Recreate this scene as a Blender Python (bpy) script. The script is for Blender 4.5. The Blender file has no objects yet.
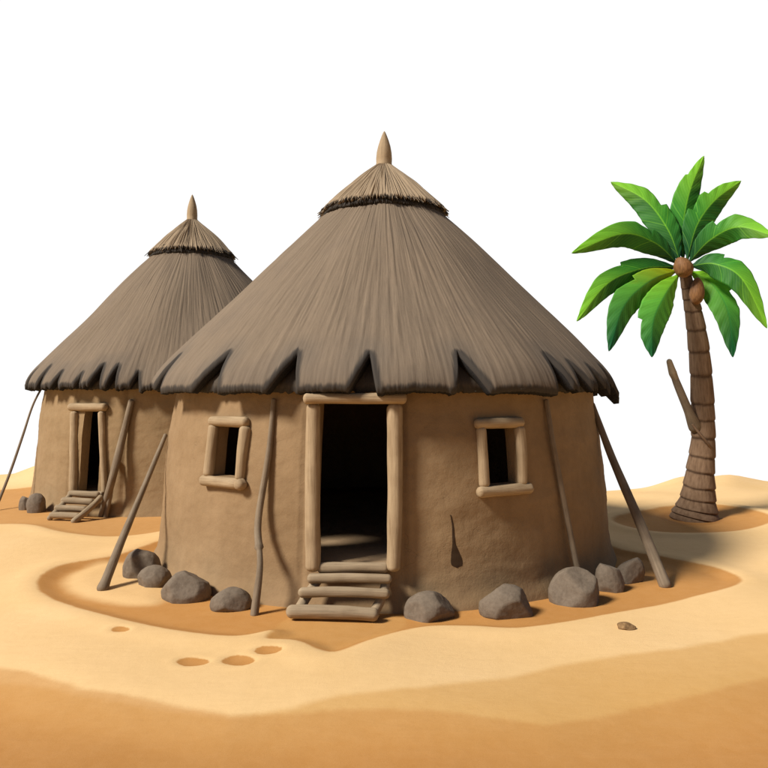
import bpy, bmesh, math, random
import numpy as np
from mathutils import Vector, Matrix, noise
R = math.radians
random.seed(7)
sc = bpy.context.scene
COL = sc.collection

# ------------------------------------------------------------------ frame of reference
F, H, CX, CY = 744.0, 2.5, 384.0, 384.0          # focal length in photo pixels, eye height
def at(x, y, Y):                                   # photo pixel at depth Y -> world point
    return Vector(((x-CX)/F*Y, Y, H-(y-CY)/F*Y))
def gp(x, y):                                      # photo pixel on the level ground
    Y = F*H/(y-CY)
    return Vector(((x-CX)/F*Y, Y, 0))
C1 = Vector((0.0, 11.8, 0)); C2 = Vector((-4.54, 17.6, 0))

# ------------------------------------------------------------------ helpers
def link(name, verts, faces, mats, parent=None, smooth=True, midx=None, uv=None, attrs=None):
    me = bpy.data.meshes.new(name)
    me.from_pydata([tuple(v) for v in verts], [], faces)
    for m in (mats if isinstance(mats, (list, tuple)) else [mats]): me.materials.append(m)
    if midx is not None: me.polygons.foreach_set('material_index', midx)
    me.polygons.foreach_set('use_smooth', [smooth]*len(me.polygons))
    if uv is not None:
        l = me.uv_layers.new(name='UVMap')
        vi = np.zeros(len(me.loops), dtype=np.int32); me.loops.foreach_get('vertex_index', vi)
        l.data.foreach_set('uv', np.asarray(uv, dtype=np.float32)[vi].ravel())
    if attrs:
        for k, a in attrs.items():
            at_ = me.attributes.new(k, 'FLOAT', 'POINT'); at_.data.foreach_set('value', np.asarray(a, dtype=np.float32))
    me.update()
    o = bpy.data.objects.new(name, me); COL.objects.link(o)
    if parent: o.parent = parent; o.matrix_parent_inverse = Matrix.Identity(4)
    return o
def empty(name, loc, parent=None, rz=0):
    o = bpy.data.objects.new(name, None); COL.objects.link(o); o.location = loc; o.rotation_euler.z = rz
    o.empty_display_size = .2
    if parent: o.parent = parent
    return o
def tag(o, label, cat, group=None):
    o['label'] = label; o['category'] = cat
    if group: o['group'] = group
    return o
def n1(x, y=0., z=0.): return noise.noise(Vector((x, y, z)))
def interp(pts, t):
    for (a, va), (b, vb) in zip(pts, pts[1:]):
        if t <= b:
            k = (t-a)/(b-a) if b > a else 0
            return va+(vb-va)*max(0, k)
    return pts[-1][1]
def spl(P, t):                                     # Catmull-Rom through points (Vectors), t in 0..1
    n = len(P)-1; s = min(t*n, n-1e-6); i = int(s); u = s-i
    p0 = P[i-1] if i > 0 else P[0]*2-P[1]; p1 = P[i]; p2 = P[i+1]; p3 = P[i+2] if i+2 <= n else P[n]*2-P[n-1]
    return .5*((2*p1)+(p2-p0)*u+(2*p0-5*p1+4*p2-p3)*u*u+(3*p1-p0-3*p2+p3)*u**3)

def pole_geo(P, rad, seg=20, rings=40, rough=.05, seed=0, cap=.9, knots=()):
    """tapered stick along a curve, rounded ends. rad: list of (t, r)"""
    P = [Vector(p) for p in P]
    L = sum((b-a).length for a, b in zip(P, P[1:]))
    ts = []
    r0, r1 = rad[0][1], rad[-1][1]
    for k in range(6): ts.append((1-math.cos(k/6*math.pi/2))*r0*cap/L)
    a, b = r0*cap/L, 1-r1*cap/L
    ts += [a+(b-a)*k/rings for k in range(rings+1)]
    for k in range(1, 7): ts.append(b+math.sin(k/6*math.pi/2)*r1*cap/L)
    V, Fc, UV = [], [], []
    N = None
    for i, t in enumerate(ts):
        p = spl(P, t); d = (spl(P, min(1, t+.01))-spl(P, max(0, t-.01))).normalized()
        if N is None:
            N = d.cross(Vector((.3, .2, 1))).normalized()
        N = (N-d*N.dot(d)).normalized(); B = d.cross(N)
        r = interp(rad, t)
        e0 = max(0, 1-t/(r0*cap/L)); e1 = max(0, 1-(1-t)/(r1*cap/L))
        e = max(e0, e1); r *= math.sqrt(max(0.0004, 1-e*e))*.999
        for kt, kh in knots: r *= 1+kh*math.exp(-((t-kt)*L/.035)**2)
        for j in range(seg):
            a_ = 2*math.pi*j/seg
            q = 1+rough*(n1(math.cos(a_)*1.3+seed*7.1, math.sin(a_)*1.3, t*L*3)+.5*n1(math.cos(a_)*4+seed, math.sin(a_)*4, t*L*1.2))
            V.append(p+(N*math.cos(a_)+B*math.sin(a_))*r*q); UV.append((j/seg*2*math.pi*r0, t*L))
    n = len(ts)
    for i in range(n-1):
        for j in range(seg):
            Fc.append((i*seg+j, i*seg+(j+1) % seg, (i+1)*seg+(j+1) % seg, (i+1)*seg+j))
    Fc.append(tuple(range(seg-1, -1, -1))); Fc.append(tuple((n-1)*seg+j for j in range(seg)))
    return V, Fc, UV
def pole(name, P, rad, mat, parent=None, **k):
    V, Fc, UV = pole_geo(P, rad, **k)
    return link(name, V, Fc, mat, parent, uv=UV)

# ------------------------------------------------------------------ materials
def mat(name):
    m = bpy.data.materials.new(name); m.use_nodes = True
    nt = m.node_tree; b = nt.nodes['Principled BSDF']; b.inputs['Roughness'].default_value = .9
    b.inputs['Specular IOR Level'].default_value = .2
    return m, nt, b
class NT:
    def __init__(s, nt): s.nt = nt
    def n(s, t, **k):
        o = s.nt.nodes.new(t)
        for a, v in k.items(): setattr(o, a, v)
        return o
    def l(s, a, b): s.nt.links.new(a, b)
    def noise(s, vec, scale, detail=4, rough=.55, mapping=None, dist=0.):
        if mapping:
            mp = s.n('ShaderNodeMapping'); mp.inputs['Scale'].default_value = mapping; s.l(vec, mp.inputs['Vector']); vec = mp.outputs[0]
        o = s.n('ShaderNodeTexNoise'); s.l(vec, o.inputs['Vector'])
        o.inputs['Scale'].default_value = scale; o.inputs['Detail'].default_value = detail
        o.inputs['Roughness'].default_value = rough; o.inputs['Distortion'].default_value = dist
        return o.outputs['Fac']
    def ramp(s, fac, stops, interp_='LINEAR'):
        o = s.n('ShaderNodeValToRGB'); s.l(fac, o.inputs[0]); e = o.color_ramp.elements
        o.color_ramp.interpolation = interp_
        while len(e) < len(stops): e.new(.5)
        for el, (p, c) in zip(e, stops):
            el.position = p; el.color = (c[0], c[1], c[2], 1) if isinstance(c, (tuple, list)) else (c, c, c, 1)
        return o.outputs[0]
    def mix(s, fac, a, b, mode='MIX'):
        o = s.n('ShaderNodeMix', data_type='RGBA', blend_type=mode)
        for inp, v in ((o.inputs[0], fac), (o.inputs[6], a), (o.inputs[7], b)):
            if isinstance(v, (int, float)): inp.default_value = v
            elif isinstance(v, tuple): inp.default_value = (*v, 1)
            else: s.l(v, inp)
        return o.outputs[2]
    def math(s, op, a, b=None, clamp=False):
        o = s.n('ShaderNodeMath', operation=op, use_clamp=clamp)
        for inp, v in zip(o.inputs, (a, b)):
            if v is None: continue
            if isinstance(v, (int, float)): inp.default_value = v
            else: s.l(v, inp)
        return o.outputs[0]
    def smooth(s, v, a, b):
        o = s.n('ShaderNodeMapRange', interpolation_type='SMOOTHSTEP'); s.l(v, o.inputs[0])
        o.inputs[1].default_value = a; o.inputs[2].default_value = b
        return o.outputs[0]
    def bump(s, h, dist, strength=1., prev=None):
        o = s.n('ShaderNodeBump'); s.l(h, o.inputs['Height']); o.inputs['Distance'].default_value = dist
        o.inputs['Strength'].default_value = strength
        if prev is not None: s.l(prev, o.inputs['Normal'])
        return o.outputs[0]

def thatch_mat(name, c_lo, c_mid, c_hi, streak=1., tip_dark=1.):
    m, nt, b = mat(name); g = NT(nt)
    uv = g.n('ShaderNodeUVMap').outputs[0]
    f1 = g.noise(uv, 1, 5, .6, (34, 1.3, 1)); f2 = g.noise(uv, 1, 4, .6, (6, .7, 1)); f3 = g.noise(uv, 1, 3, .7, (110, 5, 1))
    f4 = g.noise(uv, 1.2, 3, .5)
    col = g.ramp(f1, [(.28, c_lo), (.5, c_mid), (.74, c_hi)])
    col = g.mix(.55, col, g.ramp(f2, [(.3, tuple(.82*x for x in c_mid)), (.7, tuple(min(1, 1.12*x) for x in c_mid))]))
    col = g.mix(.2*streak, col, g.ramp(f3, [(.32, tuple(.35*x for x in c_mid)), (.55, c_hi)]))
    col = g.mix(g.math('MULTIPLY', g.smooth(f4, .5, .72), .35), col, tuple(x*y for x, y in zip(c_mid, (.8, .82, .88))))
    # rare dark slits between bundles of straw
    s1 = g.noise(uv, 1, 2, .5, (14, .9, 1)); sl = g.smooth(s1, .72, .78)
    col = g.mix(g.math('MULTIPLY', sl, .5), col, tuple(.3*x for x in c_mid))
    # straw darkens to near black towards the cut tips
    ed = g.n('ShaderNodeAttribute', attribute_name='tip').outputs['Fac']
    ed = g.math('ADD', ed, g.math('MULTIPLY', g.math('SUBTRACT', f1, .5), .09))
    col = g.mix(g.math('MULTIPLY', g.smooth(ed, .10*tip_dark, .045*tip_dark), .95), col, (.014, .0125, .012))
    col = g.mix(g.math('MULTIPLY', g.smooth(ed, .42*tip_dark, .05*tip_dark), .35), col, (.10, .085, .07))
    g.l(col, b.inputs['Base Color'])
    n = g.bump(g.math('ADD', g.math('MULTIPLY', f3, .6), g.math('MULTIPLY', f1, 1.2)), .010, .32)
    g.l(n, b.inputs['Normal']); b.inputs['Roughness'].default_value = .95
    return m
M_thatch = thatch_mat('weathered_thatch', (.135, .098, .067), (.185, .137, .094), (.235, .176, .120))
M_cap = thatch_mat('cap_thatch', (.17, .112, .065), (.30, .22, .14), (.41, .31, .205), 1.4, .02)
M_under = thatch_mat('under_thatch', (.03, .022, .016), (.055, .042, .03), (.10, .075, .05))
M_cut, nt, b = mat('dark_cut_straw'); g = NT(nt)  # near-black tone for the cut ends and underside
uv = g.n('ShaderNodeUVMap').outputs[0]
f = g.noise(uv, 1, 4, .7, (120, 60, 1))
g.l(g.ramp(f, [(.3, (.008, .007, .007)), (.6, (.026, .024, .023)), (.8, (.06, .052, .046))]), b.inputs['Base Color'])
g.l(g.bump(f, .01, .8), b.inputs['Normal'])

def mud_mat(name, base, dark, light):
    m, nt, b = mat(name); g = NT(nt)
    oc = g.n('ShaderNodeTexCoord').outputs['Object']
    a = g.noise(oc, 1.1, 5, .55, None, .3); c = g.noise(oc, 9, 6, .6); d = g.noise(oc, 70, 4, .65); h = g.noise(oc, 1, 4, .6, (3.2, 3.2, .9))
    col = g.ramp(a, [(.3, dark), (.52, base), (.75, light)])
    col = g.mix(.35, col, g.ramp(h, [(.35, dark), (.65, light)]))
    col = g.mix(.18, col, g.ramp(c, [(.3, tuple(.55*x for x in base)), (.7, light)]))
    # hairline drying cracks, irregular and sparse
    v = g.n('ShaderNodeTexVoronoi', feature='DISTANCE_TO_EDGE'); v.inputs['Scale'].default_value = 2.3
    mp = g.n('ShaderNodeMixRGB') if False else None
    wv = g.n('ShaderNodeVectorMath', operation='ADD'); nz = g.n('ShaderNodeTexNoise'); nz.inputs['Scale'].default_value = 3.5
    g.l(oc, nz.inputs['Vector']); sc_ = g.n('ShaderNodeVectorMath', operation='SCALE'); sc_.inputs['Scale'].default_value = .5
    g.l(nz.outputs['Color'], sc_.inputs[0]); g.l(oc, wv.inputs[0]); g.l(sc_.outputs[0], wv.inputs[1]); g.l(wv.outputs[0], v.inputs['Vector'])
    cr = g.math('MULTIPLY', g.math('SUBTRACT', 1, g.smooth(v.outputs['Distance'], .002, .009)), g.smooth(g.noise(oc, .9, 2), .56, .66))
    col = g.mix(g.math('MULTIPLY', cr, .25), col, tuple(.35*x for x in base))
    # chopped straw flecks in the daub
    fl = g.smooth(g.noise(oc, 1, 2, .5, (46, 46, 11)), .70, .76)
    col = g.mix(g.math('MULTIPLY', fl, .35), col, light)
    g.l(col, b.inputs['Base Color'])
    n = g.bump(c, .035, .28); n = g.bump(d, .006, .4, n); n = g.bump(cr, -.006, .3, n)
    g.l(n, b.inputs['Normal']); b.inputs['Roughness'].default_value = .95
    return m
M_mud = mud_mat('mud_plaster', (.275, .178, .093), (.226, .142, .07), (.312, .206, .109))
M_mud2 = mud_mat('mud_plaster_far', (.28, .184, .095), (.228, .149, .072), (.315, .213, .112))
M_floor = mud_mat('trodden_clay', (.40, .27, .15), (.34, .22, .12), (.46, .32, .19))

def wood_mat(name, dark, mid, light):
    m, nt, b = mat(name); g = NT(nt)
    uv = g.n('ShaderNodeUVMap').outputs[0]; oc = g.n('ShaderNodeTexCoord').outputs['Object']
    oi = g.n('ShaderNodeObjectInfo').outputs['Random']
    ad = g.n('ShaderNodeVectorMath', operation='ADD'); cb = g.n('ShaderNodeCombineXYZ'); g.l(g.math('MULTIPLY', oi, 30), cb.inputs[0]); g.l(g.math('MULTIPLY', oi, 17), cb.inputs[1])
    g.l(uv, ad.inputs[0]); g.l(cb.outputs[0], ad.inputs[1]); v = ad.outputs[0]
    a = g.noise(v, 1, 5, .6, (45, 2.2, 1), .4); c = g.noise(oc, 4, 4, .5); d = g.noise(v, 1, 3, .6, (150, 7, 1))
    col = g.ramp(a, [(.28, dark), (.5, mid), (.75, light)])
    col = g.mix(.3, col, g.ramp(c, [(.35, dark), (.65, light)]))
    col = g.mix(g.math('MULTIPLY', g.math('SUBTRACT', 1, g.smooth(d, .30, .36)), .45), col, tuple(.4*x for x in dark))
    g.l(col, b.inputs['Base Color'])
    n = g.bump(a, .01, .4); n = g.bump(d, .004, .6, n); g.l(n, b.inputs['Normal']); b.inputs['Roughness'].default_value = .75
    return m
M_log = wood_mat('peeled_log', (.23, .155, .085), (.345, .245, .142), (.44, .325, .20))
M_pole = wood_mat('grey_pole', (.12, .085, .055), (.20, .148, .097), (.28, .212, .142))
M_step = wood_mat('step_wood', (.20, .142, .085), (.30, .222, .138), (.39, .295, .19))
M_fin = wood_mat('finial_wood', (.24, .17, .10), (.36, .26, .155), (.45, .33, .2))

M_rock, nt, b = mat('grey_field_stone'); g = NT(nt)
oc = g.n('ShaderNodeTexCoord').outputs['Object']; oi = g.n('ShaderNodeObjectInfo').outputs['Random']
a = g.noise(oc, 3.5, 6, .6); c = g.noise(oc, 26, 5, .65); d = g.noise(oc, 90, 3, .6)
col = g.ramp(a, [(.3, (.125, .094, .066)), (.55, (.175, .134, .096)), (.75, (.225, .176, .128))])
col = g.mix(.4, col, g.ramp(c, [(.3, (.10, .075, .054)), (.7, (.225, .176, .128))]))
sp = g.smooth(g.noise(oc, 55, 2), .68, .74); col = g.mix(g.math('MULTIPLY', sp, .5), col, (.22, .19, .155))
g.l(col, b.inputs['Base Color']); n = g.bump(a, .03, .3); n = g.bump(c, .012, .4, n); n = g.bump(d, .003, .4, n); g.l(n, b.inputs['Normal'])
b.inputs['Roughness'].default_value = .85

M_dark, nt, b = mat('hole_shade'); b.inputs['Base Color'].default_value = (.045, .025, .012, 1)  # dark colour standing in for shade inside the crack and hole
M_trunk, nt, b = mat('palm_bark'); g = NT(nt)
uv = g.n('ShaderNodeUVMap').outputs[0]
a = g.noise(uv, 1, 5, .6, (22, 5, 1)); c = g.noise(uv, 3, 4, .6); d = g.noise(uv, 1, 3, .6, (90, 12, 1))
col = g.ramp(a, [(.3, (.10, .055, .03)), (.5, (.19, .115, .066)), (.75, (.28, .18, .11))])
col = g.mix(.35, col, g.ramp(c, [(.3, (.12, .07, .04)), (.7, (.25, .16, .095))])); 
gr = g.n('ShaderNodeAttribute', attribute_name='groove').outputs['Fac']
col = g.mix(g.math('MULTIPLY', gr, .8), col, (.045, .024, .014))
g.l(col, b.inputs['Base Color']); n = g.bump(a, .02, .6); n = g.bump(d, .006, .6, n); g.l(n, b.inputs['Normal'])
M_nut, nt, b = mat('coconut_husk'); g = NT(nt)
oc = g.n('ShaderNodeTexCoord').outputs['Object']; a = g.noise(oc, 1, 4, .6, (40, 40, 8))
g.l(g.ramp(a, [(.3, (.12, .055, .022)), (.7, (.27, .13, .05))]), b.inputs['Base Color']); g.l(g.bump(a, .01, .5), b.inputs['Normal']); b.inputs['Roughness'].default_value = .6

def leaf_mat(name, base, mid, tip, up):
    m, nt, b = mat(name); g = NT(nt)
    uvn = g.n('ShaderNodeUVMap').outputs[0]; sp = g.n('ShaderNodeSeparateXYZ'); g.l(uvn, sp.inputs[0]); u, v = sp.outputs[0], sp.outputs[1]
    w = g.noise(uvn, 5, 3)
    uu = g.math('ADD', u, g.math('MULTIPLY', g.math('SUBTRACT', w, .5), .12))
    # leaf bands: broken zones slanting back from the midrib
    av = g.math('ABSOLUTE', v)
    sl = g.math('SUBTRACT', uu, g.math('MULTIPLY', av, .10))
    col = g.ramp(sl, [(.05, base), (.42, mid), (.9, tip)])
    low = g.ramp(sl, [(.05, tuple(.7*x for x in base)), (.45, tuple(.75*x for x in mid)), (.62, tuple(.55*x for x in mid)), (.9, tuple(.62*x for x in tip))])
    col = g.mix(g.smooth(v, .04, -.04), col, low) if up else col  # one half coloured darker, standing in for shade across the fold
    # fine side veins + pale midrib
    fr = g.math('SINE', g.math('MULTIPLY', g.math('SUBTRACT', u, g.math('MULTIPLY', av, .16)), 170.))
    col = g.mix(g.math('MULTIPLY', g.smooth(fr, .2, 1), .045), col, tuple(min(1, x*1.7) for x in tip))
    fr2 = g.math('SINE', g.math('MULTIPLY', g.math('SUBTRACT', u, g.math('MULTIPLY', av, .16)), 21.))
    col = g.mix(g.math('MULTIPLY', g.smooth(fr2, .992, 1), .2), col, tuple(min(1, x*1.8) for x in tip))
    col = g.mix(g.math('MULTIPLY', g.smooth(av, .07, .02), .35), col, tuple(min(1, x*1.5) for x in tip))
    g.l(col, b.inputs['Base Color']); g.l(g.bump(fr, .002, .25), b.inputs['Normal'])
    b.inputs['Roughness'].default_value = .55; b.inputs['Specular IOR Level'].default_value = .22
    tr = g.n('ShaderNodeBsdfTranslucent'); g.l(g.mix(1., col, (1.3, 1.5, .6), 'MULTIPLY'), tr.inputs['Color'])
    ms = g.n('ShaderNodeMixShader'); ms.inputs[0].default_value = .3
    out = nt.nodes['Material Output']; g.l(b.outputs[0], ms.inputs[1]); g.l(tr.outputs[0], ms.inputs[2]); g.l(ms.outputs[0], out.inputs['Surface'])
    return m
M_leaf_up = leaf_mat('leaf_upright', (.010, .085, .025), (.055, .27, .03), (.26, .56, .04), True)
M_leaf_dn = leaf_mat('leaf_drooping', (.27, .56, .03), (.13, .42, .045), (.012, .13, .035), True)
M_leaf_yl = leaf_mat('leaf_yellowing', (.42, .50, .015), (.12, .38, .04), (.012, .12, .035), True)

# ------------------------------------------------------------------ sand
def sdist(px, py, poly):
    """signed distance (negative inside) to polygon in metres, numpy"""
    P = np.array(poly, float); d2 = np.full(px.shape, 1e9); ins = np.zeros(px.shape, bool)
    n = len(P)
    for i in range(n):
        a = P[i]; b = P[(i+1) % n]; e = b-a
        t = np.clip(((px-a[0])*e[0]+(py-a[1])*e[1])/(e@e+1e-12), 0, 1)
        d2 = np.minimum(d2, (px-a[0]-t*e[0])**2+(py-a[1]-t*e[1])**2)
        c = ((a[1] > py) != (b[1] > py)) & (px < (b[0]-a[0])*(py-a[1])/(b[1]-a[1]+1e-12)+a[0])
        ins ^= c
    return np.where(ins, -1, 1)*np.sqrt(d2)
def gpoly(pts, closed_smooth=True):
    W = [gp(*p) for p in pts]
    if not closed_smooth: return [(w.x, w.y) for w in W]
    out = []; n = len(W)
    for i in range(n):
        p0, p1, p2, p3 = W[i-1], W[i], W[(i+1) % n], W[(i+2) % n]
        for k in range(6):
            u = k/6; q = .5*((2*p1)+(p2-p0)*u+(2*p0-5*p1+4*p2-p3)*u*u+(3*p1-p0-3*p2+p3)*u**3)
            out.append((q.x, q.y))
    return out
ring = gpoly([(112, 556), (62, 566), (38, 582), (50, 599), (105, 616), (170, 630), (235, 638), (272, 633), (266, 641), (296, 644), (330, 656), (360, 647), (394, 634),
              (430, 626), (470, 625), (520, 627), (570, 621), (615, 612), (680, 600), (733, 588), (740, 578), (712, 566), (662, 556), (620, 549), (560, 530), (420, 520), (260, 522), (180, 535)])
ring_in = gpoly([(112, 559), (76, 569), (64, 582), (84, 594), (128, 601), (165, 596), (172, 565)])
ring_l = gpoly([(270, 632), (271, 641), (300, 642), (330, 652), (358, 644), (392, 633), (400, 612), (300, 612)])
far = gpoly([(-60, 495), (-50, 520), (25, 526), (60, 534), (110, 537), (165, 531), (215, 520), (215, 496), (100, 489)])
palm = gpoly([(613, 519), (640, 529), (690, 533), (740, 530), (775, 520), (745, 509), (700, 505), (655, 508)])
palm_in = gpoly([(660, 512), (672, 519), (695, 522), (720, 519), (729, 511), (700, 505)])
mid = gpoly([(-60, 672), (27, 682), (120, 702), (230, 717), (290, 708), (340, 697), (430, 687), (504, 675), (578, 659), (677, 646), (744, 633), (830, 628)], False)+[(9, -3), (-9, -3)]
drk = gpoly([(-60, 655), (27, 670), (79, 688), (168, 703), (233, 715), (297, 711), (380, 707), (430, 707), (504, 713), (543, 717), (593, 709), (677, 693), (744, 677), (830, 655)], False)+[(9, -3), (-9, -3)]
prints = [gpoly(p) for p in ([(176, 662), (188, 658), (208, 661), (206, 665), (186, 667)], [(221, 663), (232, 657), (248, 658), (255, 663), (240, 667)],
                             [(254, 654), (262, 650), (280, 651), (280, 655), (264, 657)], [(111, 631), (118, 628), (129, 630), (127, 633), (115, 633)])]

def axis(a0, a1, fine, lo, hi, grow=1.18):
    mid_ = list(np.arange(a0, a1+1e-6, fine)); s = fine; x = a0; L = []
    while x > lo: s = min(s*grow, 4); x -= s; L.append(x)
    s = fine; x = mid_[-1]; Rr = []
    while x < hi: s = min(s*grow, 4); x += s; Rr.append(x)
    return np.array(L[::-1]+mid_+Rr)
xs = axis(-6.6, 8.4, .05, -70, 70); ys = axis(4.0, 22.5, .05, -45, 70)
X, Y = np.meshgrid(xs, ys)
nx, ny = len(xs), len(ys)
def sst(v, a, b):
    t = np.clip((v-a)/(b-a), 0, 1); return t*t*(3-2*t)
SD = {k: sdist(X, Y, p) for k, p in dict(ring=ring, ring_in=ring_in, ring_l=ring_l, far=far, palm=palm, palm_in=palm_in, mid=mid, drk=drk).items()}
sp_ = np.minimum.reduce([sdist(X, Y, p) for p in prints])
Z = .025*np.sin(X*.9+.6*np.sin(Y*.7))*np.sin(Y*.55+1)+.012*np.sin(X*2.3+Y*1.1+1)
keep = np.exp(-(np.hypot(X-C1.x, Y-C1.y)/4.0)**6)
Z *= 1-.8*keep
Z += -.05*sst(-SD['ring'], -.05, .25)*(1-sst(-SD['ring_in'], -.05, .3)*.6)+.02*np.exp(-((SD['ring']-.15)/.2)**2)
Z += -.035*sst(-SD['palm'], -.05, .3)+.03*np.exp(-((SD['palm']-.15)/.2)**2)-.03*sst(-SD['palm_in'], -.05, .2)
Z += -.03*sst(-SD['far'], -.05, .3)+.02*np.exp(-((SD['far']-.15)/.2)**2)
Z += -.05*sst(-SD['drk'], -.3, .6)-.03*sst(-SD['mid'], -.3, .6)
Z += -.018*sst(-sp_, -.03, .06)+.006*np.exp(-((sp_-.045)/.035)**2)
# back edge of the dune: crest line, then the slip slope runs away downhill
def crest(x, Yr):                                  # photo skyline height -> z at crest distance
    px = x/Yr*F+CX
    yy = sum(np.interp(px+o_, [-400, -20, 24, 34, 48, 70, 560, 606, 645, 664, 682, 700, 712, 728, 745, 770, 830, 1100], [478, 476, 473, 466, 459, 466, 492, 491, 488, 482, 475.5, 476.5, 477, 473.5, 477, 482, 485, 480]) for o_ in (-9, -6, -3, 0, 3, 6, 9))/7
    return H-(yy-CY)/F*Yr
Yc = 20.5
zc = crest(X*Yc/np.maximum(Y, 12), Yc)+.0
k = sst(Y, 16.5, Yc)
Z = Z*(1-k)+zc*k
Z += -np.where(Y > Yc, .15*(Y-Yc)+.02*(Y-Yc)**2/(1+.06*(Y-Yc)), 0)
def ground_z(x, y):
    i = int(np.clip(np.searchsorted(xs, x), 1, nx-1)); j = int(np.clip(np.searchsorted(ys, y), 1, ny-1))
    return float(Z[j, i])
M_sand, nt, b = mat('desert_sand'); g = NT(nt)
pos = g.n('ShaderNodeNewGeometry').outputs['Position']
def attr(n): return g.n('ShaderNodeAttribute', attribute_name=n).outputs['Fac']
wob = g.math('MULTIPLY', g.math('SUBTRACT', g.noise(pos, 2.2, 5, .6), .5), .09)
fine = g.math('MULTIPLY', g.math('SUBTRACT', g.noise(pos, 30, 3, .6), .5), .03)
wob = g.math('ADD', wob, fine)
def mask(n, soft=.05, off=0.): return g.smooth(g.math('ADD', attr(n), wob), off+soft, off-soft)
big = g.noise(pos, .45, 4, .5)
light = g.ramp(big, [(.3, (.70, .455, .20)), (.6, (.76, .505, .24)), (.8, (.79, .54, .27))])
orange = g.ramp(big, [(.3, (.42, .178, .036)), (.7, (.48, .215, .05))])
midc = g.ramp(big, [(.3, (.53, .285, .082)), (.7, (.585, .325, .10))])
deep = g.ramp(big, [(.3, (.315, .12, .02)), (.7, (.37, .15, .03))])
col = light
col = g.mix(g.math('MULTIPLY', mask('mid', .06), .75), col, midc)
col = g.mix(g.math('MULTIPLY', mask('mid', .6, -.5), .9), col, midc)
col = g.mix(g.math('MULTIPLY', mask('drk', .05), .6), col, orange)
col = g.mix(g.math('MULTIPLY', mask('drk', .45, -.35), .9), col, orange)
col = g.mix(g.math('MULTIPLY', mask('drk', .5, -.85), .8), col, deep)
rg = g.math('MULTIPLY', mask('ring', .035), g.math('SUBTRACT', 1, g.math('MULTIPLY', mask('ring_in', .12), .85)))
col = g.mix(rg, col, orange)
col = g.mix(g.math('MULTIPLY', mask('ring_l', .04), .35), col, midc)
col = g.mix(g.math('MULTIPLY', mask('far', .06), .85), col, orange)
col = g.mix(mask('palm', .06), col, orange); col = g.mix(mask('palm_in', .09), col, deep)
# footprint colour without the big wobble
col = g.mix(g.smooth(g.math('ADD', attr('foot'), fine), .012, -.012), col, orange)
gr1 = g.noise(pos, 240, 2, .7); gr2 = g.noise(pos, 7, 5, .6); gr3 = g.noise(pos, 1, 3, .5, (2, 9, 1), .8)
col = g.mix(.10, col, g.ramp(gr1, [(.35, (.30, .17, .07)), (.65, (.78, .58, .33))]))
col = g.mix(.07, col, g.ramp(gr2, [(.35, (.46, .27, .10)), (.65, (.72, .50, .25))]))
g.l(col, b.inputs['Base Color']); b.inputs['Roughness'].default_value = .95; b.inputs['Specular IOR Level'].default_value = .12
n = g.bump(gr3, .02, .15); n = g.bump(gr2, .02, .2, n); n = g.bump(gr1, .004, .6, n); g.l(n, b.inputs['Normal'])
idx = np.arange(nx*ny).reshape(ny, nx)
Fq = np.stack([idx[:-1, :-1], idx[:-1, 1:], idx[1:, 1:], idx[1:, :-1]], -1).reshape(-1, 4)
Vg = np.stack([X, Y, Z], -1).reshape(-1, 3)
def fast_mesh(name, V, Q, m):
    me = bpy.data.meshes.new(name); me.vertices.add(len(V)); me.vertices.foreach_set('co', V.astype(np.float32).ravel())
    me.loops.add(Q.size); me.loops.foreach_set('vertex_index', Q.astype(np.int32).ravel())
    me.polygons.add(len(Q)); me.polygons.foreach_set('loop_start', np.arange(0, Q.size, 4, dtype=np.int32))
    me.update(calc_edges=True); me.validate()
    me.polygons.foreach_set('use_smooth', [True]*len(me.polygons)); me.materials.append(m)
    o = bpy.data.objects.new(name, me); COL.objects.link(o); return o
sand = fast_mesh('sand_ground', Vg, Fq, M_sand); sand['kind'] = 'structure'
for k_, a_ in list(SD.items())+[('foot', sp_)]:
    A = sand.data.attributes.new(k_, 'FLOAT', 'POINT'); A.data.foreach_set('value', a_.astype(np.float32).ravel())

# ------------------------------------------------------------------ huts
WALL = [(0, 3.47), (.15, 3.44), (1.05, 3.36), (1.8, 3.285), (2.28, 3.20), (2.75, 3.12)]
TH = .19
def wall_r(z): return interp(WALL, z)
def wpt(phi, r, z): return Vector((r*math.sin(phi), -r*math.cos(phi), z))   # phi 0 faces the viewer, + to the right

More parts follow.
